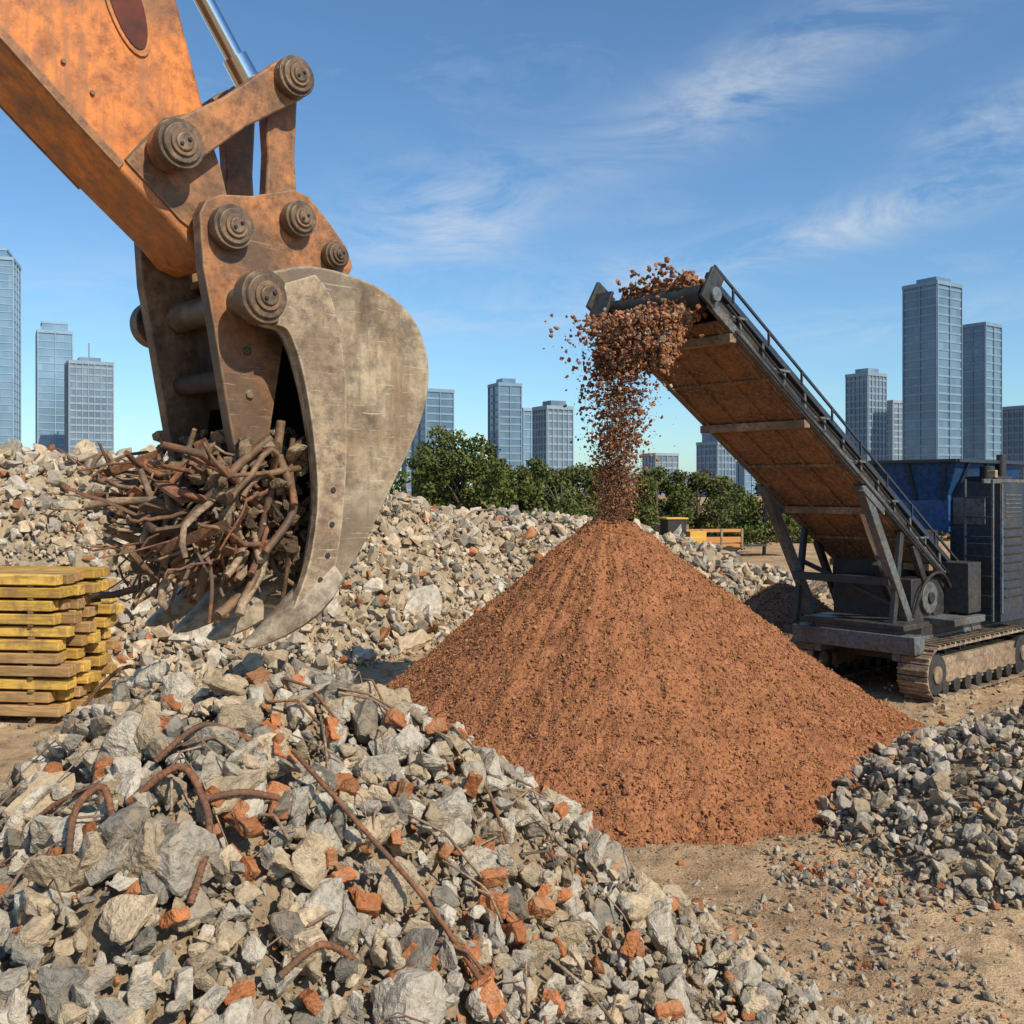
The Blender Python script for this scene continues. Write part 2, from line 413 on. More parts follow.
put(ch, SLAB, 240, bx, h2, .5, 1.2, 1.5, .2, c2, .05)
mass(ch, HI[:3], np.array([[-2.3, 23.6, .7], [-4.1, 21.0, .7], [-.4, 26.4, .5]]), np.array([1.8, 1.2, 1.2]), rock_cols(3, 0, 0, .5))
mass_obj('rubble_bank', ch, M['rockfar'])
b = B()
for i in range(60):
    x = random.uniform(-16, 6); y = random.uniform(19, 28); z = float(h2(np.array([x]), np.array([y]))[0])
    a = random.uniform(0, 6.28); L = random.uniform(.6, 1.8); e = random.uniform(-.1, .7)
    p = Vector((x, y, z)); q = p+Vector((math.cos(a)*L, math.sin(a)*L, L*e)); mm = (p+q)/2+Vector((0, 0, random.uniform(0, .3)))
    b.tube(catmull([p, mm, q], 4), random.uniform(.012, .03), random.choice(['scrap', 'rebar']), 5)
b.obj('scrap_bars', recalc=False)

# ------------------------------------------------------------------ crushed brick pile
GX, GY = 1.36, 14.25
def h4(x, y):
    dx = x-GX; dy = y-GY; r = np.hypot(dx, dy); a = np.arctan2(dy, dx)
    rr = r/(1.02+.035*np.sin(a*3+1)+.02*np.sin(a*7)+.045*np.cos(a))
    z = 3.33-.835*np.sqrt(rr*rr+.05)
    z = np.where(rr > 2.4, z+.05*(rr-2.4)**2, z)
    gul = .06*fbm(np.cos(a)*9+9, np.sin(a)*9+r*.25, 51)*np.clip(r, 0, 1)
    return z+gul+.09*fbm(np.cos(a)*3+2, np.sin(a)*3+r*.7, 53)*np.clip(r, 0, 1)+.06*fbm(x*2.4, y*2.4, 55)+.03*fbm(x*9, y*9, 57)
ch = []
def cgr(n, lo=.6): return np.array([.37, .160, .078])[None]*rng.uniform(lo, 1.25, n)[:, None]*np.stack([np.ones(n), rng.uniform(.88, 1.25, n), rng.uniform(.8, 1.4, n)], 1)
hgrid(np.linspace(-3.8, 6.8, 500), np.linspace(9.2, 19.4, 420), lambda x, y: h4(x, y)+.03*fbm(x*20, y*20, 91), (.32, .137, .066), ch)
bx = (-3.5, 6.6, 9.3, 15.8)
put(ch, LOW, 105000, bx, h4, .016, .042, 1.3, .15, cgr, -.04)
put(ch, FAR, 9000, bx, h4, .035, .08, 2.0, .2, cgr, -.02)
put(ch, FAR, 1900, bx, lambda x, y: np.where(h4(x, y) < .5, h4(x, y), -9), .05, .13, 1.9, .15, cgr, -.02)
ang = rng.uniform(0, 6.28, 8000); rr = 3.75+np.abs(rng.normal(0, .4, 8000))
px_ = GX+rr*np.cos(ang); py_ = GY+rr*np.sin(ang); sz = rng.uniform(.015, .05, 8000)
mass(ch, LOW, np.stack([px_, py_, sz*.2], 1), sz, cgr(8000))
mass_obj('crushed_brick_pile', ch, M['grit'])

def h5(x, y):
    return 1.55-.72*np.sqrt(((x-6.3))**2+(y-23.2)**2+.1)+.07*fbm(x*2, y*2, 61)
ch = []
hgrid(np.linspace(3.6, 9, 120), np.linspace(20.5, 26, 120), h5, (.22, .12, .075), ch)
put(ch, LOW, 7000, (3.6, 9, 20.5, 25), h5, .04, .10, 1.3, .15, lambda n: cgr(n)*.7, 0)
mass_obj('soil_heap', ch, M['grit'])

# ------------------------------------------------------------------ ground
def hg(x, y):
    r = np.hypot(x, y); k = np.clip((60-r)/40, 0, 1)
    tr = 0
    for off in (0, 1.6, 3.9, 5.5):
        dd = (x-3.4-off)*.86-(y-9)*.50
        tr = tr-.035*np.exp(-(dd/.22)**2)*(1+.5*np.sin((x*.5+y*.86)*22))
    return (.06*fbm(x*.5, y*.5, 71)+.045*fbm(x*2, y*2, 73)+.018*fbm(x*9, y*9, 75)+tr)*k-.03
def nonuni(a, b, c, dn):
    core = np.arange(a, b, dn); hi = b*1.0; s = dn; r = []
    while hi < c: s *= 1.14; hi += s; r.append(hi)
    lo = a; s = dn; l = []
    while lo > -c: s *= 1.14; lo -= s; l.append(lo)
    return np.concatenate([np.array(l[::-1]), core, np.array(r)])
gx = nonuni(-4, 10, 4000, .045); gy = nonuni(5, 22, 4000, .06)
X, Y = np.meshgrid(gx, gy); Z = hg(X, Y); nx = len(gx); ny = len(gy)
V = np.stack([X, Y, Z], -1).reshape(-1, 3); i = (np.arange(nx-1)[None]+np.arange(ny-1)[:, None]*nx).ravel()
F = np.concatenate([np.stack([i, i+1, i+nx+1], 1), np.stack([i, i+nx+1, i+nx], 1)])
t = NT('dirt'); v = t.coords('Object')
n1 = t.noise(v, .35, 3, .6, .3); n2 = t.noise(v, 3.0, 4, .72); n3 = t.noise(v, 38, 3, .7)
c = t.ramp(n1, [(.36, (.37, .245, .145)), (.62, (.52, .365, .22))])
c = t.mix(.85, c, t.ramp(n2, [(.32, .50), (.52, 1.0), (.72, 1.15)]), 'MULTIPLY')
c = t.mix(.65, c, t.ramp(n3, [(.36, .45), (.5, 1.0)]), 'MULTIPLY')
hh = t.math('ADD', t.math('MULTIPLY', n2, 1.0), t.math('MULTIPLY', n3, .45))
M['dirt'] = t.diffuse(c, t.bump(hh, .8, .07))
gr = mass_obj('ground', [(V, F, np.ones_like(V))], M['dirt'])
gr.data.polygons.foreach_set('use_smooth', np.ones(len(F), bool))
ch = []
def gc(n): return rock_cols(n, .12, .6, .42)
put(ch, LOW, 18000, (-3, 11, 6, 20), hg, .012, .05, 2.0, .12, gc, -9)
put(ch, MID, 800, (-2, 10, 6.4, 17), hg, .05, .13, 2.5, .12, gc, -9)
put(ch, FAR, 2200, (-12, 10, 13.5, 25), hg, .06, .25, 2.4, .15, gc, -9)
x = rng.uniform(1.2, 3.4, 900); y = rng.uniform(6.0, 8.6, 900); sz = .03+.10*rng.random(900)**2.2
mass(ch, MID, np.stack([x, y, hg(x, y)+sz*.15], 1), sz, gc(900))
x = rng.uniform(2.4, 5, 1200); y = 8.9+rng.normal(0, .35, 1200)-(x-4)*.25; sz = .03+.12*rng.random(1200)**2.4
mass(ch, MID, np.stack([x, y, hg(x, y)+sz*.15], 1), sz, gc(1200))
mass_obj('loose_stones', ch, M['rock'])

# ------------------------------------------------------------------ EXCAVATOR (local x = away from machine, local -y = near side)
EX = empty('excavator', (-1.84, 6.04, 0), R(45))
stick = [(-5.2, 9.4), (-3.2, 7.45), (-1.69, 6.12), (-1.26, 5.74), (-.97, 5.49), (-.65, 5.22), (-.31, 4.95), (-.2, 4.84), (-.06, 4.80), (.04, 4.90), (.06, 5.05), (-.01, 5.22), (-.08, 5.45), (-.16, 5.70), (-.33, 6.28), (-.5, 6.85), (-1.0, 7.5), (-4.0, 10.4)]
b = B(); b.prism(stick, -.26, .26, 'orange', 'orange')
b.obj('stick_arm', EX, .02)
b = B()
for sy in (-1, 1):
    y0, y1 = (-.275, -.2605) if sy < 0 else (.2605, .275)
    b.prism([(-.62, 5.28), (-.31, 5.02), (-.02, 4.86), (0.02, 5.06), (-.06, 5.36), (-.18, 5.66), (-.40, 5.56)], y0, y1, 'rusty')
    wl = [(-.62, 5.28), (-.40, 5.56), (-.18, 5.66)]
    for k in range(2): b.tube(catmull([(wl[k][0], sy*.262, wl[k][1]), ((wl[k][0]+wl[k+1][0])/2, sy*.264, (wl[k][1]+wl[k+1][1])/2), (wl[k+1][0], sy*.262, wl[k+1][1])], 4), .012, 'brown', 6)
    e0, e1 = (-.274, -.2605) if sy < 0 else (.2605, .274)
    b.prism([(-5.2, 9.4), (-3.2, 7.45), (-1.69, 6.12), (-.97, 5.49), (-.66, 5.23), (-.63, 5.27), (-.94, 5.53), (-1.66, 6.165), (-3.16, 7.49), (-5.16, 9.44)], e0, e1, 'rusty')
    for (u, z) in ((-.95, 5.72), (-.80, 5.60), (-1.25, 6.0)): b.cyl((u, sy*.2605, z), (u, sy*.275, z), .014, 'brown', 8)
u, z, du, dz = -.62, 6.14, .12, .27
ring = [(u+du*math.cos(a)-.3*dz*math.sin(a), z+dz*math.sin(a)) for a in np.linspace(0, 2*math.pi, 28, endpoint=False)]
b.prism(ring, -.272, -.2605, 'orange')
ring = [(u+.8*du*math.cos(a)-.26*dz*math.sin(a), z+.88*dz*math.sin(a)) for a in np.linspace(0, 2*math.pi, 28, endpoint=False)]
b.prism(ring, -.278, -.2725, 'recess_disc')  # raised rust-red disc, coloured dark to read as a shaded opening
b.obj('arm_plates', EX, .004)

def boss(b, u, z, r, y, key='pin', out=.07, s=-1):
    b.cyl((u, y, z), (u, y+s*out, z), r, key, 36)
    b.cyl((u, y+s*out, z), (u, y+s*(out+.02), z), r*.86, key, 36, r*.80)
    b.cyl((u, y+s*(out+.012), z), (u, y+s*(out+.034), z), r*.55, 'brown', 32)
    b.cyl((u, y+s*(out+.034), z), (u, y+s*(out+.046), z), r*.40, key, 24, r*.34)
    for k in range(2):
        a = k*math.pi+.6; b.cyl((u+math.cos(a)*r*.2, y+s*(out+.04), z+math.sin(a)*r*.2), (u+math.cos(a)*r*.2, y+s*(out+.056), z+math.sin(a)*r*.2), r*.09, 'dark', 6, smooth=False)

def link(b, p, q, r0, r1, y0, y1, key):
    p = Vector((p[0], p[1])); q = Vector((q[0], q[1])); d = (q-p).normalized(); n = Vector((-d.y, d.x)); prof = []
    for a in np.linspace(math.pi/2, 3*math.pi/2, 14): prof.append(p+(d*math.cos(a)+n*math.sin(a))*r0)
    m = (p+q)/2; prof.append(m-n*min(r0, r1)*.78)
    for a in np.linspace(-math.pi/2, math.pi/2, 14): prof.append(q+(d*math.cos(a)+n*math.sin(a))*r1)
    prof.append(m+n*min(r0, r1)*.78)
    b.prism([tuple(v) for v in prof], y0, y1, key)

P_arm = (-.40, 5.38); P_top = (.33, 5.96); P_bk = (.34, 5.11); P_st = (-.10, 4.98); P_x = (.61, 4.94); P_h = (-.02, 4.57)
b = B()
for s in (-1, 1):
    a0, a1 = sorted((s*.30, s*.40)); link(b, P_arm, P_top, .125, .125, a0, a1, 'rusty')
    a0, a1 = sorted((s*.20, s*.29)); link(b, P_bk, P_top, .12, .12, a0, a1, 'rusty')
b.cyl((P_top[0], -.38, P_top[1]), (P_top[0], .38, P_top[1]), .06, 'pin')
b.cyl((P_arm[0], -.38, P_arm[1]), (P_arm[0], .38, P_arm[1]), .07, 'pin')
b.cyl((P_bk[0], -.42, P_bk[1]), (P_bk[0], .42, P_bk[1]), .06, 'pin')
b.obj('tipping_links', EX, .012)
b = B()
for s in (-1, 1):
    boss(b, *P_arm, .135, s*.40, s=s); boss(b, *P_top, .12, s*.40, s=s)
    boss(b, *P_bk, .105, s*.43, s=s); boss(b, *P_st, .125, s*.43, s=s); boss(b, *P_x, .085, s*.43, s=s, out=.05)
    boss(b, *P_h, .150, s*.60, s=s, out=.10)
b.obj('pin_bosses', EX, .006)
b = B(); d0 = Vector((P_top[0], 0, P_top[1])); d1 = d0+Vector((-1.15, 0, 1.6))
dd = (d1-d0).normalized()
b.cyl(d0+dd*.12, d0+dd*.9, .058, 'chrome', 32); b.cyl(d0+dd*.9, d1+dd*1.8, .11, 'brown', 32)
b.cyl(d0+dd*.06, d0+dd*.26, .085, 'chrome', 32, .08)
b.cyl((d0.x, -.16, d0.z), (d0.x, .16, d0.z), .12, 'pin', 32)
b.obj('bucket_ram', EX, .0)

ear = [(-.27, 5.04), (-.23, 5.12), (-.14, 5.17), (.05, 5.20), (.34, 5.30), (.44, 5.28), (.58, 5.16), (.72, 5.02), (.77, 4.90), (.70, 4.79), (.42, 4.70), (.33, 4.55), (.27, 4.38), (.22, 4.10), (.17, 3.80), (.10, 3.66), (-.02, 3.62), (-.07, 3.80), (-.13, 4.12), (-.18, 4.40), (-.25, 4.75)]
b = B()
for s in (-1, 1):
    a0, a1 = sorted((s*.33, s*.42)); b.prism(ear, a0, a1, 'rusty' if s < 0 else 'brown', 'brown')
b.cyl((-.1, -.5, 4.98), (-.1, .5, 4.98), .07, 'pin'); b.cyl((.61, -.4, 4.94), (.61, .4, 4.94), .055, 'pin')
b.cyl((-.02, -.6, 4.57), (-.02, .6, 4.57), .09, 'pin'); b.cyl((-.0, -.33, 4.15), (-.0, .33, 4.15), .06, 'inner')
b.box((.12, 0, 4.35), (.06, .64, .7), 'inner', Matrix.Rotation(-.25, 3, 'Y'))
b.box((.3, 0, 4.78), (.5, .64, .05), 'brown')
for (u, z) in ((.02, 4.30), (.04, 4.05)):
    for s in (-1, 1): b.cyl((u, s*.42, z), (u, s*.435, z), .03, 'pin', 6, smooth=False)
b.obj('bucket_ears', EX, .012)

# bucket
back = catmull([(.08, 4.74), (.30, 4.80), (.60, 4.79), (.88, 4.72), (1.10, 4.56), (1.20, 4.32), (1.18, 4.06), (1.07, 3.80), (.88, 3.48), (.69, 3.17), (.50, 2.94), (.30, 2.83)], 5)
front = catmull([(.22, 2.88), (.28, 3.09), (.33, 3.44), (.30, 3.79), (.22, 4.15), (.12, 4.38), (-.02, 4.42), (-.12, 4.52), (-.10, 4.64)], 5)
b = B(); side = back+front
for s in (-1, 1):
    a0, a1 = sorted((s*.60, s*.645)); b.prism(side, a0, a1, 'bucket', 'bucket')
b.obj('bucket_sides', EX, .012)
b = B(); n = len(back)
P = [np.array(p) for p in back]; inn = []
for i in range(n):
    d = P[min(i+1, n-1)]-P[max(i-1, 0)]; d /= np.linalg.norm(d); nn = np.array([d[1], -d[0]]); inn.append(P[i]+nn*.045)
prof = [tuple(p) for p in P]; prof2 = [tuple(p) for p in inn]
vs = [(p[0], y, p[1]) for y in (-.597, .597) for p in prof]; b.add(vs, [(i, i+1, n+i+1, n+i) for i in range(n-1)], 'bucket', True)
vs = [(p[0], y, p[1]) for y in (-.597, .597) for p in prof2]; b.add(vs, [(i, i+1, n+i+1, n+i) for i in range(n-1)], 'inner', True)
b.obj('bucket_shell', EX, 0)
b = B()
for s in (-1, 1):
    a0, a1 = sorted((s*.585, s*.598)); b.prism([(p[0]*.97+.02, (p[1]-3.8)*.97+3.8) for p in side], a0, a1, 'inner')  # thin dark sheets just inside the side plates
b.obj('bucket_inner_sheets', EX, 0)
b = B()
inner_edge = catmull([(.36, 2.86), (.44, 3.05), (.50, 3.42), (.52, 3.85), (.50, 4.25), (.42, 4.60), (.30, 4.74)], 5)
strip = [(.10, 4.66)]+catmull([(.05, 4.42), (.13, 4.38), (.22, 4.15), (.29, 3.79), (.315, 3.44), (.26, 3.09), (.14, 2.80)], 5)+[(.20, 2.74)]+inner_edge
for s in (-1, 1):
    a0, a1 = sorted((s*.647, s*.705)); b.prism(strip, a0, a1, 'strip', 'strip')
    for (u, z) in ((.33, 2.98), (.38, 3.12), (.41, 3.3), (.42, 3.5)):
        b.cyl((u, s*.705, z), (u, s*.715, z), .018, 'inner', 12)
    b.tube([(p[0]+.010, s*.652, p[1]) for p in inner_edge], .016, 'brown', 6)
b.obj('side_cutters', EX, .012)
b = B()
b.prism([(.20, 2.80), (.36, 2.83), (.58, 3.02), (.54, 3.07), (.34, 2.90), (.22, 2.87)], -.64, .64, 'strip')
b.obj('bucket_lip', EX, .008)
b = B()
for y in (-.62, -.21, .21, .60):
    rings = [(.46, 3.02, .095, .075), (.38, 2.93, .105, .095), (.28, 2.845, .10, .10), (.18, 2.775, .092, .085), (.08, 2.715, .076, .064), (-.01, 2.67, .060, .044), (-.07, 2.645, .044, .028), (-.10, 2.635, .026, .012)]
    vs = []; m = 12
    for i, (u, z, w, hh_) in enumerate(rings):
        d = Vector((-.76, -.62)); nn = Vector((-d.y, d.x))
        for j in range(m):
            a = 2*math.pi*j/m; ca = math.copysign(abs(math.cos(a))**.6, math.cos(a)); sa = math.copysign(abs(math.sin(a))**.6, math.sin(a))
            vs.append((u+nn.x*sa*hh_, y+ca*w, z+nn.y*sa*hh_))
    fs = [(i*m+j, i*m+(j+1) % m, (i+1)*m+(j+1) % m, (i+1)*m+j) for i in range(len(rings)-1) for j in range(m)]
    b.add(vs, fs, 'tooth', True); b.add(vs, [list(range(m)), [(len(rings)-1)*m+j for j in range(m)]], 'tooth')
b.obj('bucket_teeth', EX, .0)

# load: tangled bars, branches and torn strips, with dirt clods
rd = random.Random(5); b = B()
for i in range(165):
    y = rd.uniform(-.50, .58); phi = rd.uniform(-1.05, .60); Ln = rd.uniform(.30, .96)*(1 if abs(phi) < .4 else .74)
    p0 = Vector((rd.uniform(-.05, .35), y, rd.uniform(3.14, 3.60)))
    d = Vector((-math.cos(phi), rd.gauss(.05, .55), math.sin(phi))).normalized()
    side_ = d.cross(Vector((0, rd.gauss(0, 1), rd.gauss(0, 1)))).normalized()
    k0 = p0+d*Ln*.3+side_*rd.gauss(0, .04); k1 = p0+d*Ln*.6+side_*rd.gauss(0, .07); tip = p0+d*Ln+side_*rd.gauss(0, .05)
    pts = [p0, k0, k1, tip]
    if rd.random() < .4: pts.append(tip+(d*.4+side_*rd.choice([-1, 1])+Vector((0, 0, -.6))).normalized()*rd.uniform(.06, .18))
    for p in pts: p.y = max(-.66, min(.8, p.y)); p.z = max(2.80, min(3.74, p.z)); p.x = max(-.86, p.x)
    pts = catmull(pts, rd.choice([2, 4]))
    pts = [Vector(p)+Vector((rd.gauss(0, .006), rd.gauss(0, .006), rd.gauss(0, .006))) for p in pts]
    b.tube(pts, rd.choice([.009, .012, .015, .018, .024, .032]), rd.choice(['rebar', 'rebar', 'scrap', 'brown', 'scrap']), 7, rd.uniform(.45, 1.0), rd.choice([1, 1, .4]))
for i in range(80):
    c = Vector((rd.uniform(-.42, .25), rd.uniform(-.60, .5), rd.uniform(3.0, 3.70))); d = Vector((rd.gauss(0, .4), rd.gauss(0, .7), rd.gauss(0, .9))).normalized()*rd.uniform(.10, .26)
    b.tube(catmull([c-d, c+Vector((rd.gauss(0, .04), rd.gauss(0, .04), rd.gauss(0, .05))), c+d], 4), rd.choice([.010, .014, .022]), rd.choice(['rebar', 'scrap', 'brown']), 7, rd.uniform(.6, 1))
for i in range(34):
    c = Vector((rd.uniform(-.50, .1), rd.uniform(-.55, .4), rd.uniform(3.0, 3.66)))
    d = Vector((rd.gauss(-.6, .4), rd.gauss(0, .5), rd.gauss(0, .5))).normalized()*rd.uniform(.08, .22)
    b.beam(c-d, c+d, rd.uniform(.03, .09), rd.uniform(.006, .02), rd.choice(['scrap', 'brown', 'rebar']), (rd.gauss(0, 1), rd.gauss(0, 1), 1))
for (pa, pb, pc) in (((.2, -.5, 3.9), (.12, -.52, 3.5), (.05, -.45, 3.1)), ((.1, -.55, 3.80), (-.12, -.5, 3.6), (-.38, -.35, 3.25)), ((.15, -.55, 3.7), (.22, -.6, 3.4), (.02, -.62, 3.15)), ((.2, -.3, 3.2), (.05, -.5, 3.05), (-.12, -.6, 2.86))):
    b.tube(catmull([pa, pb, pc], 8), .028, rd.choice(['rebar', 'brown']), 9, .8)
b.obj('scrap_load', EX, 0, recalc=False)
ch = []
n = 900; p = np.stack([rng.uniform(-.36, .75, n), rng.uniform(-.58, .58, n), rng.uniform(2.98, 3.85, n)], 1)
p = p[(p[:, 0] > -.36+.65*np.abs(p[:, 2]-3.36))]; n = len(p)
mass(ch, HM, p, rng.uniform(.05, .20, n), np.array([.19, .135, .088])[None]*rng.uniform(.4, 1.6, n)[:, None])
ob = mass_obj('dirt_load', ch, M['grit']); ob.parent = EX

# ------------------------------------------------------------------ TRACKED CRUSHER WITH CONVEYOR
CR = empty('tracked_crusher', (2.05, 14.3, 0), math.atan2(.66, .75))
sl = -.60; L = 7.9
def zc(s, dz=0): return 6.02+sl*s+dz
b = B()
th = math.atan(-sl); rotc = Matrix.Rotation(th, 3, 'Y')
W = .95
for s in (-1, 1):
    y = s*W
    b.beam((0, y, zc(0, .03)), (L, y, zc(L, .03)), .07, .13, 'greysteel'); b.beam((-.05, y, zc(0, .40)), (L, y, zc(L, .40)), .06, .09, 'navy')
    for i in range(15):
        u = .15+i*(L-.3)/14; b.beam((u, y, zc(u, .05)), (u, y, zc(u, .38)), .045, .05, 'greysteel', (1, 0, 0))
    b.beam((0, y-s*.045, zc(0, .20)), (L, y-s*.045, zc(L, .20)), .012, .30, 'blacksteel')
    for i in range(7):
        u = .3+i*1.08; b.beam((u, y+s*.03, zc(u, .07)), (u+.52, y+s*.03, zc(u+.52, .37)), .02, .035, 'greysteel')
        b.cyl((u+.3, y+s*.03, zc(u+.3, .03)), (u+.3, y+s*.07, zc(u+.3, .03)), .03, 'blacksteel', 10)
    b.box((-.02, y+s*.06, zc(0, .22)), (.28, .05, .5), 'blacksteel', rotc)
    b.cyl((.0, y+s*.05, zc(0, .12)), (.0, y+s*.14, zc(0, .12)), .10, 'greysteel', 20)
b.obj('conveyor_frame', CR, .006)
b = B()
for i in range(9):
    u = .5+i*.85; b.beam((u, -W-.03, zc(u, .38)), (u, -W-.03, zc(u, .60)), .03, .03, 'navy', (1, 0, 0))
b.beam((.1, -W-.01, zc(.1, .60)), (L-.2, -W-.01, zc(L-.2, .60)), .03, .04, 'navy')
b.beam((.5, -W-.07, zc(.5, -.02)), (L-.4, -W-.07, zc(L-.4, -.02)), .03, .03, 'dark')
b.tube(catmull([(.3, -W-.08, zc(.3, .2)), (2, -W-.09, zc(2, .12)), (4, -W-.08, zc(4, .2)), (6, -W-.09, zc(6, .1)), (7.6, -W-.08, zc(7.6, .1))], 8), .018, 'dark', 6)
b.obj('conveyor_rail', CR, .003)
b = B()
b.beam((.25, 0, zc(.25, -.04)), (L, 0, zc(L, -.04)), 1.82, .03, 'pan')
for u in (.5, 2.35, 4.6, 6.3):
    b.beam((u, -W-.03, zc(u, -.11)), (u, W+.03, zc(u, -.11)), .15, .12, 'tanbeam', (0, 0, 1))
for u in (1.4, 3.4, 5.5): b.beam((u, -W+.02, zc(u, -.08)), (u, W-.02, zc(u, -.08)), .05, .05, 'pan', (0, 0, 1))
for y in (-.82, -.3, .3, .82): b.beam((.3, y, zc(.3, -.075)), (L, y, zc(L, -.075)), .05, .035, 'pan')
b.cyl((.0, -.9, zc(0, .12)), (.0, .9, zc(0, .12)), .17, 'dark', 24)
b.beam((0, 0, zc(0, .27)), (L, 0, zc(L, .27)), 1.6, .03, 'dark')
b.obj('conveyor_belt', CR, .004)
b = B()
b.box((-.1, .98, zc(0, .28)), (.42, .06, .46), 'blacksteel', rotc); b.box((-.28, .80, zc(0, .2)), (.05, .34, .40), 'blacksteel', Matrix.Rotation(.4, 3, 'Y'))
b.obj('head_guard', CR, .006)
b = B()
for y in (-.93, .93):
    b.beam((4.0, y, zc(4.0, -.02)), (5.6, y, 1.15), .14, .18, 'greysteel'); b.beam((5.3, y, zc(5.3, -.05)), (5.0, y, 1.1), .09, .12, 'blacksteel')
    b.beam((5.7, y, zc(5.7, -.05)), (6.6, y, 1.1), .10, .14, 'blacksteel')
    b.beam((3.95, y, zc(3.95, -.12)), (4.6, y, zc(4.6, -.12)), .18, .12, 'greysteel')
b.beam((4.95, -.93, 1.95), (4.95, .93, 1.95), .10, .14, 'blacksteel'); b.beam((5.2, -.93, 1.5), (5.2, .93, 2.2), .06, .08, 'blacksteel')
b.cyl((4.6, -.6, zc(4.6, -.1)), (5.9, -.6, 1.2), .05, 'chrome', 16); b.cyl((5.1, -.6, 2.25), (5.9, -.6, 1.2), .08, 'blacksteel', 16)
b.obj('conveyor_struts', CR, .01)
b = B()
b.box((8.9, -.35, .98), (8.2, 1.5, .34), 'blacksteel'); b.box((4.95, -.3, .93), (.35, 2.3, .30), 'greysteel'); b.box((5.25, -.3, 1.2), (.9, 1.9, .10), 'blacksteel')
for y in (-1.05, .42): b.box((8.6, y, .8), (7.4, .14, .34), 'greysteel')
for i in range(8): b.box((5.6+i*.6, -.3, .62), (.12, 2.0, .16), 'blacksteel')
b.box((6.3, -.2, 1.55), (1.3, 1.5, .8), 'blacksteel'); b.box((6.9, .2, 2.1), (1.4, 1.4, 1.3), 'blacksteel')
b.cyl((6.2, -1.02, 1.6), (6.2, -.90, 1.6), .28, 'greysteel', 28); b.cyl((6.2, -1.06, 1.6), (6.2, -1.02, 1.6), .10, 'dark', 18)
b.tube(catmull([(5.6, -1.0, 1.3), (5.9, -1.08, 1.9), (6.6, -1.05, 2.0), (7.1, -1.1, 1.4)], 6), .03, 'dark', 7)
b.box((7.1, -1.15, 1.75), (.5, .5, .9), 'blacksteel'); b.box((6.7, -1.2, 1.2), (1.2, .6, .12), 'greysteel')
b.obj('chassis', CR, .012)
b = B()
b.box((9.1, .1, 3.15), (2.4, 1.3, .9), 'blue')
def frust(b, x0, x1, y0, y1, z0, X0, X1, Y0, Y1, z1, key):
    b.add([(x0,y0,z0),(x1,y0,z0),(x1,y1,z0),(x0,y1,z0),(X0,Y0,z1),(X1,Y0,z1),(X1,Y1,z1),(X0,Y1,z1)], [(0,1,5,4),(1,2,6,5),(2,3,7,6),(3,0,4,7),(3,2,1,0)], key)
    b.add([(x0+.06,y0+.06,z0+.02),(x1-.06,y0+.06,z0+.02),(x1-.06,y1-.06,z0+.02),(x0+.06,y1-.06,z0+.02),(X0+.06,Y0+.06,z1),(X1-.06,Y0+.06,z1),(X1-.06,Y1-.06,z1),(X0+.06,Y1-.06,z1)], [(0,4,5,1),(1,5,6,2),(2,6,7,3),(3,7,4,0)], 'blacksteel')
frust(b, 7.9, 10.2, -.5, .7, 3.30, 7.6, 10.8, -.85, .95, 4.05, 'blue')
for u in (8.1, 8.9, 9.7): b.beam((u, -.52, 3.3), (u-.05, -.87, 4.02), .06, .05, 'navy')
for y in (-.5, .1, .7): b.beam((7.88, y*.9, 3.3), (7.58, y*1.2, 4.02), .06, .05, 'navy')
b.beam((7.58, -.87, 4.05), (10.8, -.87, 4.05), .08, .07, 'navy'); b.beam((7.58, -.87, 4.05), (7.58, .95, 4.05), .08, .07, 'navy')
b.obj('hopper', CR, .01)
b = B()
b.box((9.8, -1.0, 2.35), (3.6, .95, 2.6), 'navy')
for i in range(9): b.box((8.55, -1.478, 1.5+i*.16), (.8, .02, .05), 'blacksteel', Matrix.Rotation(.5, 3, 'X'))
for i in range(6): b.box((8.55, -1.478, 3.0+i*.08), (.7, .02, .03), 'greysteel', Matrix.Rotation(.5, 3, 'X'))
for u in (8.05, 9.1, 10.2): b.box((u, -1.48, 2.4), (.05, .03, 2.4), 'greysteel')
b.box((9.65, -1.483, 2.6), (.75, .015, 1.5), 'greysteel'); b.box((7.985, -.9, 3.1), (.03, .6, .5), 'greysteel')
b.box((7.985, -1.0, 1.9), (.03, .7, 1.2), 'blacksteel')
b.box((8.6, -1.0, 3.70), (.7, .6, .12), 'blacksteel'); b.cyl((9.4, -.9, 3.65), (9.4, -.9, 4.2), .09, 'blacksteel', 16)
b.cyl((8.3, -1.1, 3.65), (8.3, -1.1, 3.95), .13, 'blacksteel', 18); b.box((8.05, -1.3, 3.8), (.1, .16, .14), 'tanbeam')
for i in range(7): b.box((7.6, -1.25, 1.2+i*.36), (.05, .5, .03), 'blacksteel')
for y in (-1.5, -1.0): b.beam((7.6, y, 1.1), (7.6, y, 3.7), .04, .04, 'greysteel', (1, 0, 0))
b.beam((7.3, -1.45, 3.66), (11.6, -1.45, 3.66), .05, .08, 'greysteel')
b.obj('engine_housing', CR, .012)
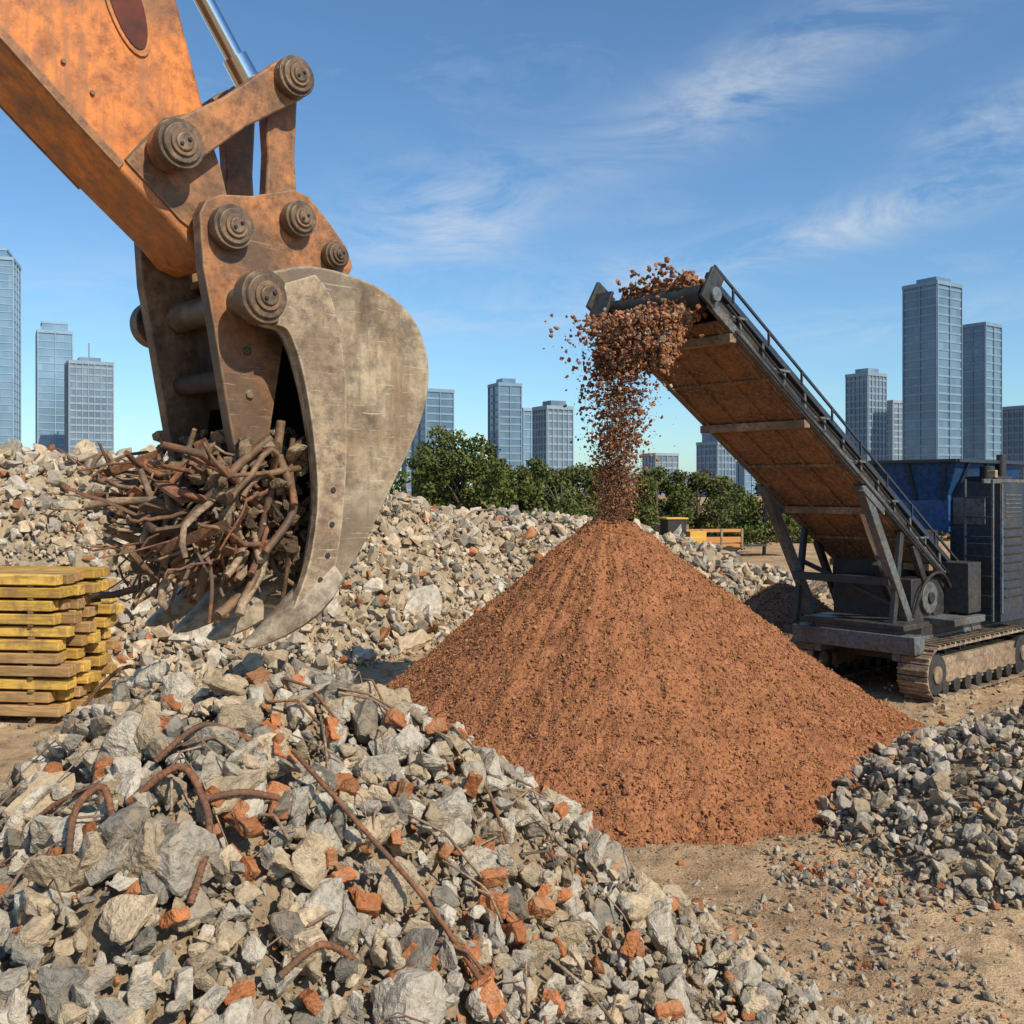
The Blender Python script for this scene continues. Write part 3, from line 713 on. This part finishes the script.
def track(b, x0, x1, yc, wd, r):
    Ls = x1-x0-2*r
    per = 2*Ls+2*math.pi*r; N = int(per/.19)
    for i in range(N):
        d = i*per/N
        if d < Ls: p = (x0+r+d, 2*r); a = 0
        elif d < Ls+math.pi*r: t = (d-Ls)/r; p = (x1-r+r*math.sin(t), r+r*math.cos(t)); a = -t
        elif d < 2*Ls+math.pi*r: p = (x1-r-(d-Ls-math.pi*r), 0); a = -math.pi
        else: t = (d-2*Ls-math.pi*r)/r; p = (x0+r-r*math.sin(t), r-r*math.cos(t)); a = -math.pi-t
        rot = Matrix.Rotation(-a, 3, 'Y'); c = Vector((p[0], yc, p[1]+.02))
        nv = rot @ Vector((0, 0, 1))
        b.box(c, (.175, wd, .035), 'track', rot); b.box(c+nv*.035, (.035, wd, .05), 'track', rot)
        b.box(c-nv*.04, (.12, wd*.35, .06), 'blacksteel', rot)
    b.box(((x0+x1)/2, yc, r), (x1-x0-2*r+.1, wd*.62, r*1.15), 'track')
    b.box(((x0+x1)/2, yc-wd*.36, r*.95), (x1-x0-2.2*r, .03, r*.7), 'tanbeam')
    for xx in (x0+r, x1-r):
        b.cyl((xx, yc-wd*.4, r), (xx, yc+wd*.4, r), r*.80, 'blacksteel', 28); b.cyl((xx, yc-wd*.46, r), (xx, yc+wd*.46, r), r*.35, 'track', 20)
    k = int((x1-x0-2*r)/.42)
    for i in range(k):
        xx = x0+r+.3+i*.42; b.cyl((xx, yc-wd*.42, .17), (xx, yc+wd*.42, .17), .12, 'blacksteel', 16)
b = B(); track(b, 4.9, 9.2, -1.35, .52, .42); track(b, 4.9, 9.2, .78, .52, .42)
b.obj('crawler_tracks', CR, .004)

# material on the belt and pouring off the head
ch = []
def stone_col(n):
    t = rng.random(n)[:, None]; a = np.array([.37, .17, .09]); g = np.array([.40, .31, .22]); return (a*(t < .84)+g*(t >= .84))*rng.uniform(.5, 1.2, n)[:, None]
n = 2600; u = rng.uniform(-.1, 5.0, n); y = rng.uniform(-.68, .68, n)
p = np.stack([u, y, 6.02+sl*u+.30+rng.random(n)*(.34*np.exp(-u*.9)+.06)*(1-np.abs(y)*.6)], 1); mass(ch, MID, p, rng.uniform(.06, .16, n), stone_col(n))
n = 8500; tt = rng.random(n)**.72*.48; y = rng.uniform(-.74, .80, n)
u = .30-1.75*tt*rng.uniform(.80, 1.05, n); z = 6.50-4.4*(tt**2)-rng.random(n)*.55*(1-.8*tt)-.10*np.abs(y)
p = np.stack([u, y*(1-.30*tt), z], 1); mass(ch, MID, p, rng.uniform(.045, .14, n), stone_col(n))
n = 3600; f = rng.random(n)**1.4
z = 5.95-f*2.75; u = -.57+rng.normal(0, 1, n)*(.15*(1-f)+.08); y = .12+.13*f+rng.normal(0, 1, n)*(.31*(1-f)**.7+.10)
p = np.stack([u, y, z], 1); mass(ch, FAR, p, rng.uniform(.03, .115, n)*(1-.3*f), stone_col(n))
n = 16000; f = rng.random(n)**.6
p = np.stack([-.57+rng.normal(0, .13, n), .12+.13*f+rng.normal(0, 1, n)*(.24*(1-f)+.13), 6.0-f*2.9], 1); mass(ch, LOW, p, rng.uniform(.008, .03, n), stone_col(n)*1.05)
ob = mass_obj('falling_stone', ch, M['grit']); ob.parent = CR

# ------------------------------------------------------------------ timber stack
t = NT('yellow_timber'); v = t.coords('Object', (.6, 6, 6)); oi = t.new('ShaderNodeAttribute'); oi.attribute_name = 'Col'
n1 = t.noise(v, 3, 4, .7, .5); n2 = t.noise(t.coords('Object'), 2.5, 4, .7)
c = t.mix(1.0, oi.outputs['Color'], t.ramp(n1, [(.3, .5), (.55, 1.0), (.75, 1.15)]), 'MULTIPLY')
c = t.mix(t.ramp(n2, [(.50, 0.0), (.64, .85)]), c, (.28, .165, .085)); M['timber'] = t.diffuse(c, t.bump(n1, .4, .02))
ch = []
boxV = np.array([(x, y, z) for x in (-.5, .5) for y in (-.5, .5) for z in (-.5, .5)], float)
boxF = np.array([(0,1,3),(0,3,2),(4,6,7),(4,7,5),(0,4,5),(0,5,1),(2,3,7),(2,7,6),(0,2,6),(0,6,4),(1,5,7),(1,7,3)])
for lay in range(11):
    for row in range(7):
        Ln = 4.2+rd.uniform(-.2, .2); cx = -2.1+rd.uniform(-.16, .12)
        hh_ = .155; z = .12+lay*.198+hh_/2; y = row*.235+rd.uniform(-.04, .04)
        V = boxV*np.array([Ln, .21, hh_]); a = rd.gauss(0, .012); V[:, 1] += V[:, 0]*a; V[:, 2] += V[:, 0]*rd.gauss(0, .004)
        V += np.array([cx, y, z])
        cc = np.array([.68, .42, .10]) if rd.random() < .68 else np.array([.44, .27, .12]); cc = cc*rd.uniform(.65, 1.15)
        ch.append((V, boxF, np.tile(cc, (8, 1))))
    for sx in (-.5, -2, -3.7):
        V = boxV*np.array([.09, 1.66, .041])+np.array([sx, .72, .12+lay*.198-.0215]); ch.append((V, boxF, np.tile([.22, .14, .075], (8, 1))))
tb = mass_obj('timber_stack', ch, M['timber']); tb.location = (-6.75, 15.1, -.03); tb.rotation_euler = (0, 0, R(-7))
md = tb.modifiers.new('bevel', 'BEVEL'); md.width = .012; md.segments = 1

# ------------------------------------------------------------------ distant orange site trailer and loader
t = NT('orange_board'); M['oboard'] = t.set((.50, .22, .07), .7)
TR = empty('site_trailer', (9.2, 50, 0), R(8))
b = B()
b.box((0, 0, .75), (4.2, 1.8, .16), 'oboard'); b.box((0, -.9, 1.05), (4.2, .06, .28), 'oboard'); b.box((0, -.9, 1.5), (4.2, .06, .16), 'oboard')
for u in (-2.05, -1, 0, 1, 2.05): b.box((u, -.93, 1.1), (.1, .08, 1.0), 'tanbeam')
b.box((-1.2, .2, 1.35), (1.4, 1.2, .9), 'tanbeam'); b.box((2.9, 0, .7), (1.6, .1, .1), 'blacksteel')
for u in (-1.3, -.6, 1.4):
    for y in (-.95, .95): b.cyl((u, y-.12, .38), (u, y+.12, .38), .38, 'dark', 20)
b.obj('trailer_body', TR, .01)
LD = empty('wheel_loader', (7.6, 46, 0), R(12))
t = NT('yellow_machine'); M['ymach'] = t.set((.60, .34, .05), .5)
b = B()
b.box((0, 0, 1.0), (2.4, 1.1, .7), 'ymach'); b.box((-.2, 0, 1.75), (.9, 1.0, .85), 'dark'); b.box((-.2, 0, 2.2), (1.05, 1.1, .08), 'ymach')
b.box((.85, 0, 1.45), (.8, .9, .3), 'ymach'); b.prism([(-1.3, .9), (-2.2, .5), (-2.15, .35), (-1.2, .75)], -.4, .4, 'ymach'); b.prism([(-2.1, .9), (-2.2, .2), (-2.8, .15), (-2.35, .3)], -.9, .9, 'greysteel')
for u in (-.85, .85):
    for y in (-.65, .65): b.cyl((u, y-.17, .48), (u, y+.17, .48), .48, 'dark', 22); b.cyl((u, y-.18, .48), (u, y+.18, .48), .2, 'ymach', 14)
b.obj('loader_body', LD, .02)

# ------------------------------------------------------------------ trees
t = NT('leaf'); a = t.new('ShaderNodeAttribute'); a.attribute_name = 'Col'
M['leaf'] = t.diffuse(a.outputs['Color'])
M['bark'] = m_simple('bark', (.07, .05, .035), (.13, .10, .07), 5, .9, 0, .5)
def leafcloud(centers, radii, per, size, base):
    Vs = []; Cs = []
    for c, r in zip(centers, radii):
        n = int(per*r*r)+5; d = rng.normal(size=(n, 3)); d /= np.linalg.norm(d, axis=1)[:, None]
        rad = r*rng.uniform(.45, 1.08, n)[:, None]; p = c+d*rad*np.array([1, 1, .8])
        q = randrot(n); s = size*rng.uniform(.6, 1.4, n)
        tri = np.array([(-.5, -.3, 0), (.5, -.35, 0), (.1, .6, .1)])
        W_ = np.einsum('mij,nj->mni', q, tri)*s[:, None, None]+p[:, None]
        shade = .75+.35*rng.random(n)+.14*rng.normal()
        col = np.array(base)[None]*shade[:, None]*np.stack([rng.uniform(.8, 1.3, n), np.ones(n), rng.uniform(.7, 1.2, n)], 1)
        Vs.append(W_.reshape(-1, 3)); Cs.append(np.repeat(col, 3, 0))
    V = np.concatenate(Vs); return V, np.arange(len(V)).reshape(-1, 3), np.concatenate(Cs)
def tree(x, y, h, w, base=(.055, .095, .028)):
    T = empty('tree', (x, y, 0), random.uniform(0, 6))
    b = B(); b.tube(catmull([(0, 0, -.1), (.05, 0, h*.3), (.0, .1, h*.6), (0, .1, h*.85)], 4), .045*h*.5, 'bark', 8, .25)
    cs = []; rs = []
    for i in range(14):
        a = i*2.4+random.random(); zz = h*random.uniform(.16, .92); rad = w*.5*math.sqrt(max(.05, 1-((zz/h-.5)/.55)**2))*random.uniform(.4, .95)
        tip = Vector((math.cos(a)*rad, math.sin(a)*rad, zz)); b.tube(catmull([(0, .05, zz*.55), tip*.5+Vector((0, 0, zz*.35)), tip], 3), .012*h, 'bark', 5, .3)
        cs.append(np.array(tip)); rs.append(w*random.uniform(.12, .22))
        for k in range(2):
            cs.append(np.array(tip)+rng.normal(0, w*.12, 3)); rs.append(w*random.uniform(.06, .12))
    b.obj('trunk_and_limbs', T, 0, recalc=False)
    ob = mass_obj('crown', [leafcloud(cs, rs, 650, .16, base)], M['leaf']); ob.parent = T
for (x, y, h, w) in ((-2.2, 47, 6.2, 4.8), (-4.9, 50, 4.9, 4.4), (.3, 52, 4.8, 4.4), (-6.5, 46, 4.2, 3.8), (2.4, 50, 4.6, 4.2), (3.6, 56, 5.2, 3.6), (8.4, 58, 4.8, 4.6), (11.2, 60, 4.4, 4.4), (13.6, 54, 4.8, 3.8), (6.2, 60, 4.6, 4.4), (-3.6, 53, 5.6, 4.4), (-.8, 49, 4.4, 3.4)):
    tree(x, y, h, w, (random.uniform(.085, .115), random.uniform(.115, .14), .045))
cs = []; rs = []
for i in range(230):
    x = random.uniform(-60, 75); y = 70+random.uniform(-4, 10); hh_ = random.uniform(1.0, 3.8); cs.append(np.array((x, y, hh_*.6))); rs.append(random.uniform(.9, 1.8))
mass_obj('distant_tree_line', [leafcloud(cs, rs, 170, .3, (.095, .13, .065))], M['leaf'])

# ------------------------------------------------------------------ skyline
def facade(name, glass, band, fl, bay):
    t = NT(name); tc = t.new('ShaderNodeTexCoord'); sx = t.new('ShaderNodeSeparateXYZ'); t.link(tc.outputs['Object'], sx.inputs[0])
    hx = t.math('ADD', sx.outputs[0], sx.outputs[1])
    fx = t.math('FLOOR', t.math('DIVIDE', hx, bay)); fz = t.math('FLOOR', t.math('DIVIDE', sx.outputs[2], fl))
    cb = t.new('ShaderNodeCombineXYZ'); t.link(fx, cb.inputs[0]); t.link(fz, cb.inputs[1])
    wn = t.new('ShaderNodeTexWhiteNoise'); t.link(cb.outputs[0], wn.inputs[0])
    big = t.noise(tc.outputs['Object'], .035, 3, .5)
    c = t.mix(t.ramp(wn.outputs['Value'], [(0.0, 0.0), (.9, .45), (1.0, .8)]), glass, band)
    c = t.mix(.8, c, t.ramp(big, [(.3, .65), (.7, 1.2)]), 'MULTIPLY')
    return t.set(c, .2, 0.0, None, .6)
FM = {}
def fm(i):
    if i not in FM:
        g, bd, fl, bay = [((.10, .18, .27), (.17, .26, .35), 3.6, 3.0), ((.12, .19, .27), (.23, .30, .37), 3.4, 2.4), ((.13, .19, .26), (.27, .32, .37), 3.3, 3.2), ((.16, .28, .40), (.24, .36, .48), 3.8, 3.4)][i]  # distance haze is put into these colours: glass and bands lightened towards blue
        FM[i] = (facade(f'hazy_glass_facade_{i}', g, bd, fl, bay), m_simple(f'hazy_facade_band_{i}', tuple(a*.9 for a in bd), tuple(min(1, a*1.1) for a in bd), .2, .6, 0, 0), fl, bay)
    return FM[i]
def tower(x, y, a, bq, H, sty, rot=30, crown='flat'):
    g, bd, fl, bay = fm(sty); T = empty('office_tower', (x, y, 0), R(rot)); k = B(); k.box((0, 0, H/2), (a, bq, H), g); k.obj('glass_core', T)
    k = B(); z = fl
    while z < H-1: k.box((0, 0, z), (a+.4, bq+.4, .9 if sty != 3 else .5), bd); z += fl
    k.obj('floor_bands', T)
    k = B(); sp = bay*(1 if sty in (1, 2) else 2)
    n = max(2, int(a/sp))
    for i in range(n+1):
        xx = -a/2+i*a/n
        for s in (-1, 1): k.box((xx, s*(bq/2+.3), H/2), (.36, .4, H-.4), bd)
    n = max(2, int(bq/sp))
    for i in range(n+1):
        yy = -bq/2+i*bq/n
        for s in (-1, 1): k.box((s*(a/2+.3), yy, H/2), (.4, .36, H-.4), bd)
    k.obj('mullions', T)
    k = B(); k.box((0, 0, H+.6), (a+1, bq+1, 1.6), bd)
    if crown == 'plant': k.box((a*.05, 0, H+2.6), (a*.6, bq*.6, 2.6), g)
    if crown == 'step': k.box((0, 0, H+3), (a*.75, bq*.75, 4.0), g); k.box((0, 0, H+5.6), (a*.78, bq*.78, 1.2), bd)
    if crown == 'mast': k.box((0, 0, H+2.4), (a*.5, bq*.5, 2.4), g); k.cyl((0, 0, H+3), (0, 0, H+11), .35, bd, 8)
    k.obj('roof', T)
for args in ((-262, 500, 26, 22, 117, 3, 18, 'step'), (-238, 520, 16, 15, 84, 3, 28, 'step'), (-203, 480, 19, 17, 63, 1, 30, 'mast'),
             (-38, 480, 14.5, 14, 50, 0, 32, 'flat'), (-52, 530, 10, 10, 34, 1, 20, 'flat'), (-3.6, 500, 12, 12.5, 55, 0, 25, 'plant'), (7.5, 515, 9, 9, 44, 3, 30, 'flat'),
             (18.4, 450, 13, 12.5, 39.5, 1, 28, 'plant'), (89, 600, 15.5, 14, 24, 2, 25, 'flat'), (106, 600, 8.5, 8, 12, 1, 15, 'flat'), (102, 500, 12, 14, 26, 1, 34, 'step'), (121, 520, 9, 10, 17, 3, 30, 'plant'),
             (177, 500, 13.5, 13, 60, 1, 32, 'plant'), (213, 560, 8.5, 9, 52, 2, 25, 'flat'), (176.5, 420, 17.0, 15.5, 88, 0, 34, 'plant'), (215.5, 460, 13.5, 12, 78, 0, 36, 'flat'), (243, 480, 12, 14, 42, 1, 30, 'flat'),
             (60, 560, 22, 12, 9, 2, 10, 'flat'), (140, 480, 20, 12, 10, 1, 20, 'flat'), (-95, 560, 26, 12, 11, 2, 12, 'flat'), (-160, 500, 20, 14, 14, 1, 25, 'plant'), (50, 600, 9, 10, 15, 1, 22, 'flat'), (160, 620, 12, 12, 18, 3, 30, 'plant')):
    tower(*args)

# ------------------------------------------------------------------ sky, sun, camera
SUN = Vector((.50, -.56, .67)).normalized()
el = math.asin(SUN.z); az = math.atan2(SUN.x, SUN.y)
w = bpy.data.worlds.new('World'); scene.world = w; w.use_nodes = True
nt = w.node_tree; nt.nodes.clear(); N = nt.nodes.new; Lk = nt.links.new
sky = N('ShaderNodeTexSky'); sky.sky_type = 'NISHITA'; sky.sun_disc = False; sky.sun_elevation = el; sky.sun_rotation = az
sky.air_density = 1.0; sky.dust_density = .5; sky.ozone_density = 2.0; sky.altitude = 50
tc = N('ShaderNodeTexCoord')
def vm(op, a, b):
    m = N('ShaderNodeVectorMath'); m.operation = op; Lk(a, m.inputs[0])
    if isinstance(b, tuple): m.inputs[1].default_value = b
    return m
def mt(op, a, b=None, clamp=False):
    m = N('ShaderNodeMath'); m.operation = op; m.use_clamp = clamp
    for i, v in enumerate((a, b)):
        if v is None: continue
        if isinstance(v, (int, float)): m.inputs[i].default_value = v
        else: Lk(v, m.inputs[i])
    return m.outputs[0]
D = tc.outputs['Generated']
total = None
for (cx, cz, sx_, sz_, ang, amt) in ((-.07, .27, .10, .05, .2, 1.0), (.25, .41, .15, .035, .35, .85), (.40, .285, .17, .022, .22, 1.1), (.49, .37, .06, .025, .2, .8), (.13, .215, .12, .022, .12, .6), (-.05, .17, .22, .02, .05, .5), (.33, .16, .22, .02, .1, .5), (-.45, .2, .2, .03, .1, .35)):
    v = Vector((cx, 1, cz)).normalized()
    s_ = vm('SUBTRACT', D, tuple(v)); mp = N('ShaderNodeMapping'); mp.vector_type = 'TEXTURE'; mp.inputs['Rotation'].default_value = (0, -ang, 0); mp.inputs['Scale'].default_value = (sx_, .6, sz_)
    Lk(s_.outputs[0], mp.inputs[0]); ln = N('ShaderNodeVectorMath'); ln.operation = 'LENGTH'; Lk(mp.outputs[0], ln.inputs[0])
    g = mt('MULTIPLY', mt('POWER', 2.718, mt('MULTIPLY', mt('POWER', ln.outputs['Value'], 2.0), -1.0)), amt)
    total = g if total is None else mt('ADD', total, g)
mp = N('ShaderNodeMapping'); mp.inputs['Rotation'].default_value = (0, .3, 0); mp.inputs['Scale'].default_value = (1, 1, 3.2); Lk(D, mp.inputs[0])
nn_ = N('ShaderNodeTexNoise'); nn_.inputs['Scale'].default_value = 6.0; nn_.inputs['Detail'].default_value = 6; nn_.inputs['Roughness'].default_value = .66; nn_.inputs['Distortion'].default_value = .5
Lk(mp.outputs[0], nn_.inputs['Vector']); na = nn_.outputs['Fac']
f = mt('MULTIPLY', mt('SUBTRACT', na, .38, True), 3.4, True)
cl = mt('MULTIPLY', mt('MULTIPLY', total, f), .78, True)
wisp = mt('MULTIPLY', mt('SUBTRACT', na, .54, True), .7, True)
cl = mt('MAXIMUM', cl, wisp)
mx = N('ShaderNodeMix'); mx.data_type = 'RGBA'; Lk(cl, mx.inputs[0])
tint = N('ShaderNodeMix'); tint.data_type = 'RGBA'; tint.blend_type = 'MULTIPLY'; tint.inputs[0].default_value = 1; Lk(sky.outputs[0], tint.inputs[6]); tint.inputs[7].default_value = (.80, 1.08, 1.24, 1)
Lk(tint.outputs[2], mx.inputs[6]); mx.inputs[7].default_value = (6.2, 6.6, 7.0, 1)
bg = N('ShaderNodeBackground'); bg.inputs[1].default_value = .118; Lk(mx.outputs[2], bg.inputs[0])
ow = N('ShaderNodeOutputWorld'); Lk(bg.outputs[0], ow.inputs[0])
sl_ = bpy.data.lights.new('sun', 'SUN'); sl_.energy = 5.0; sl_.angle = R(.5); sl_.color = (1, .90, .72)
so = bpy.data.objects.new('sun', sl_); COL.objects.link(so); so.rotation_euler = SUN.to_track_quat('Z', 'Y').to_euler(); so.location = (20, -20, 30)
cam = bpy.data.cameras.new('camera'); co = bpy.data.objects.new('camera', cam); COL.objects.link(co)
co.location = (0, 0, 3.5); co.rotation_euler = (R(90), 0, 0); cam.sensor_width = 36; cam.lens = 35.16; cam.shift_y = -.0215
cam.clip_start = .1; cam.clip_end = 9000; scene.camera = co
scene.view_settings.view_transform = 'Standard'; scene.view_settings.look = 'None'; scene.view_settings.exposure = 0
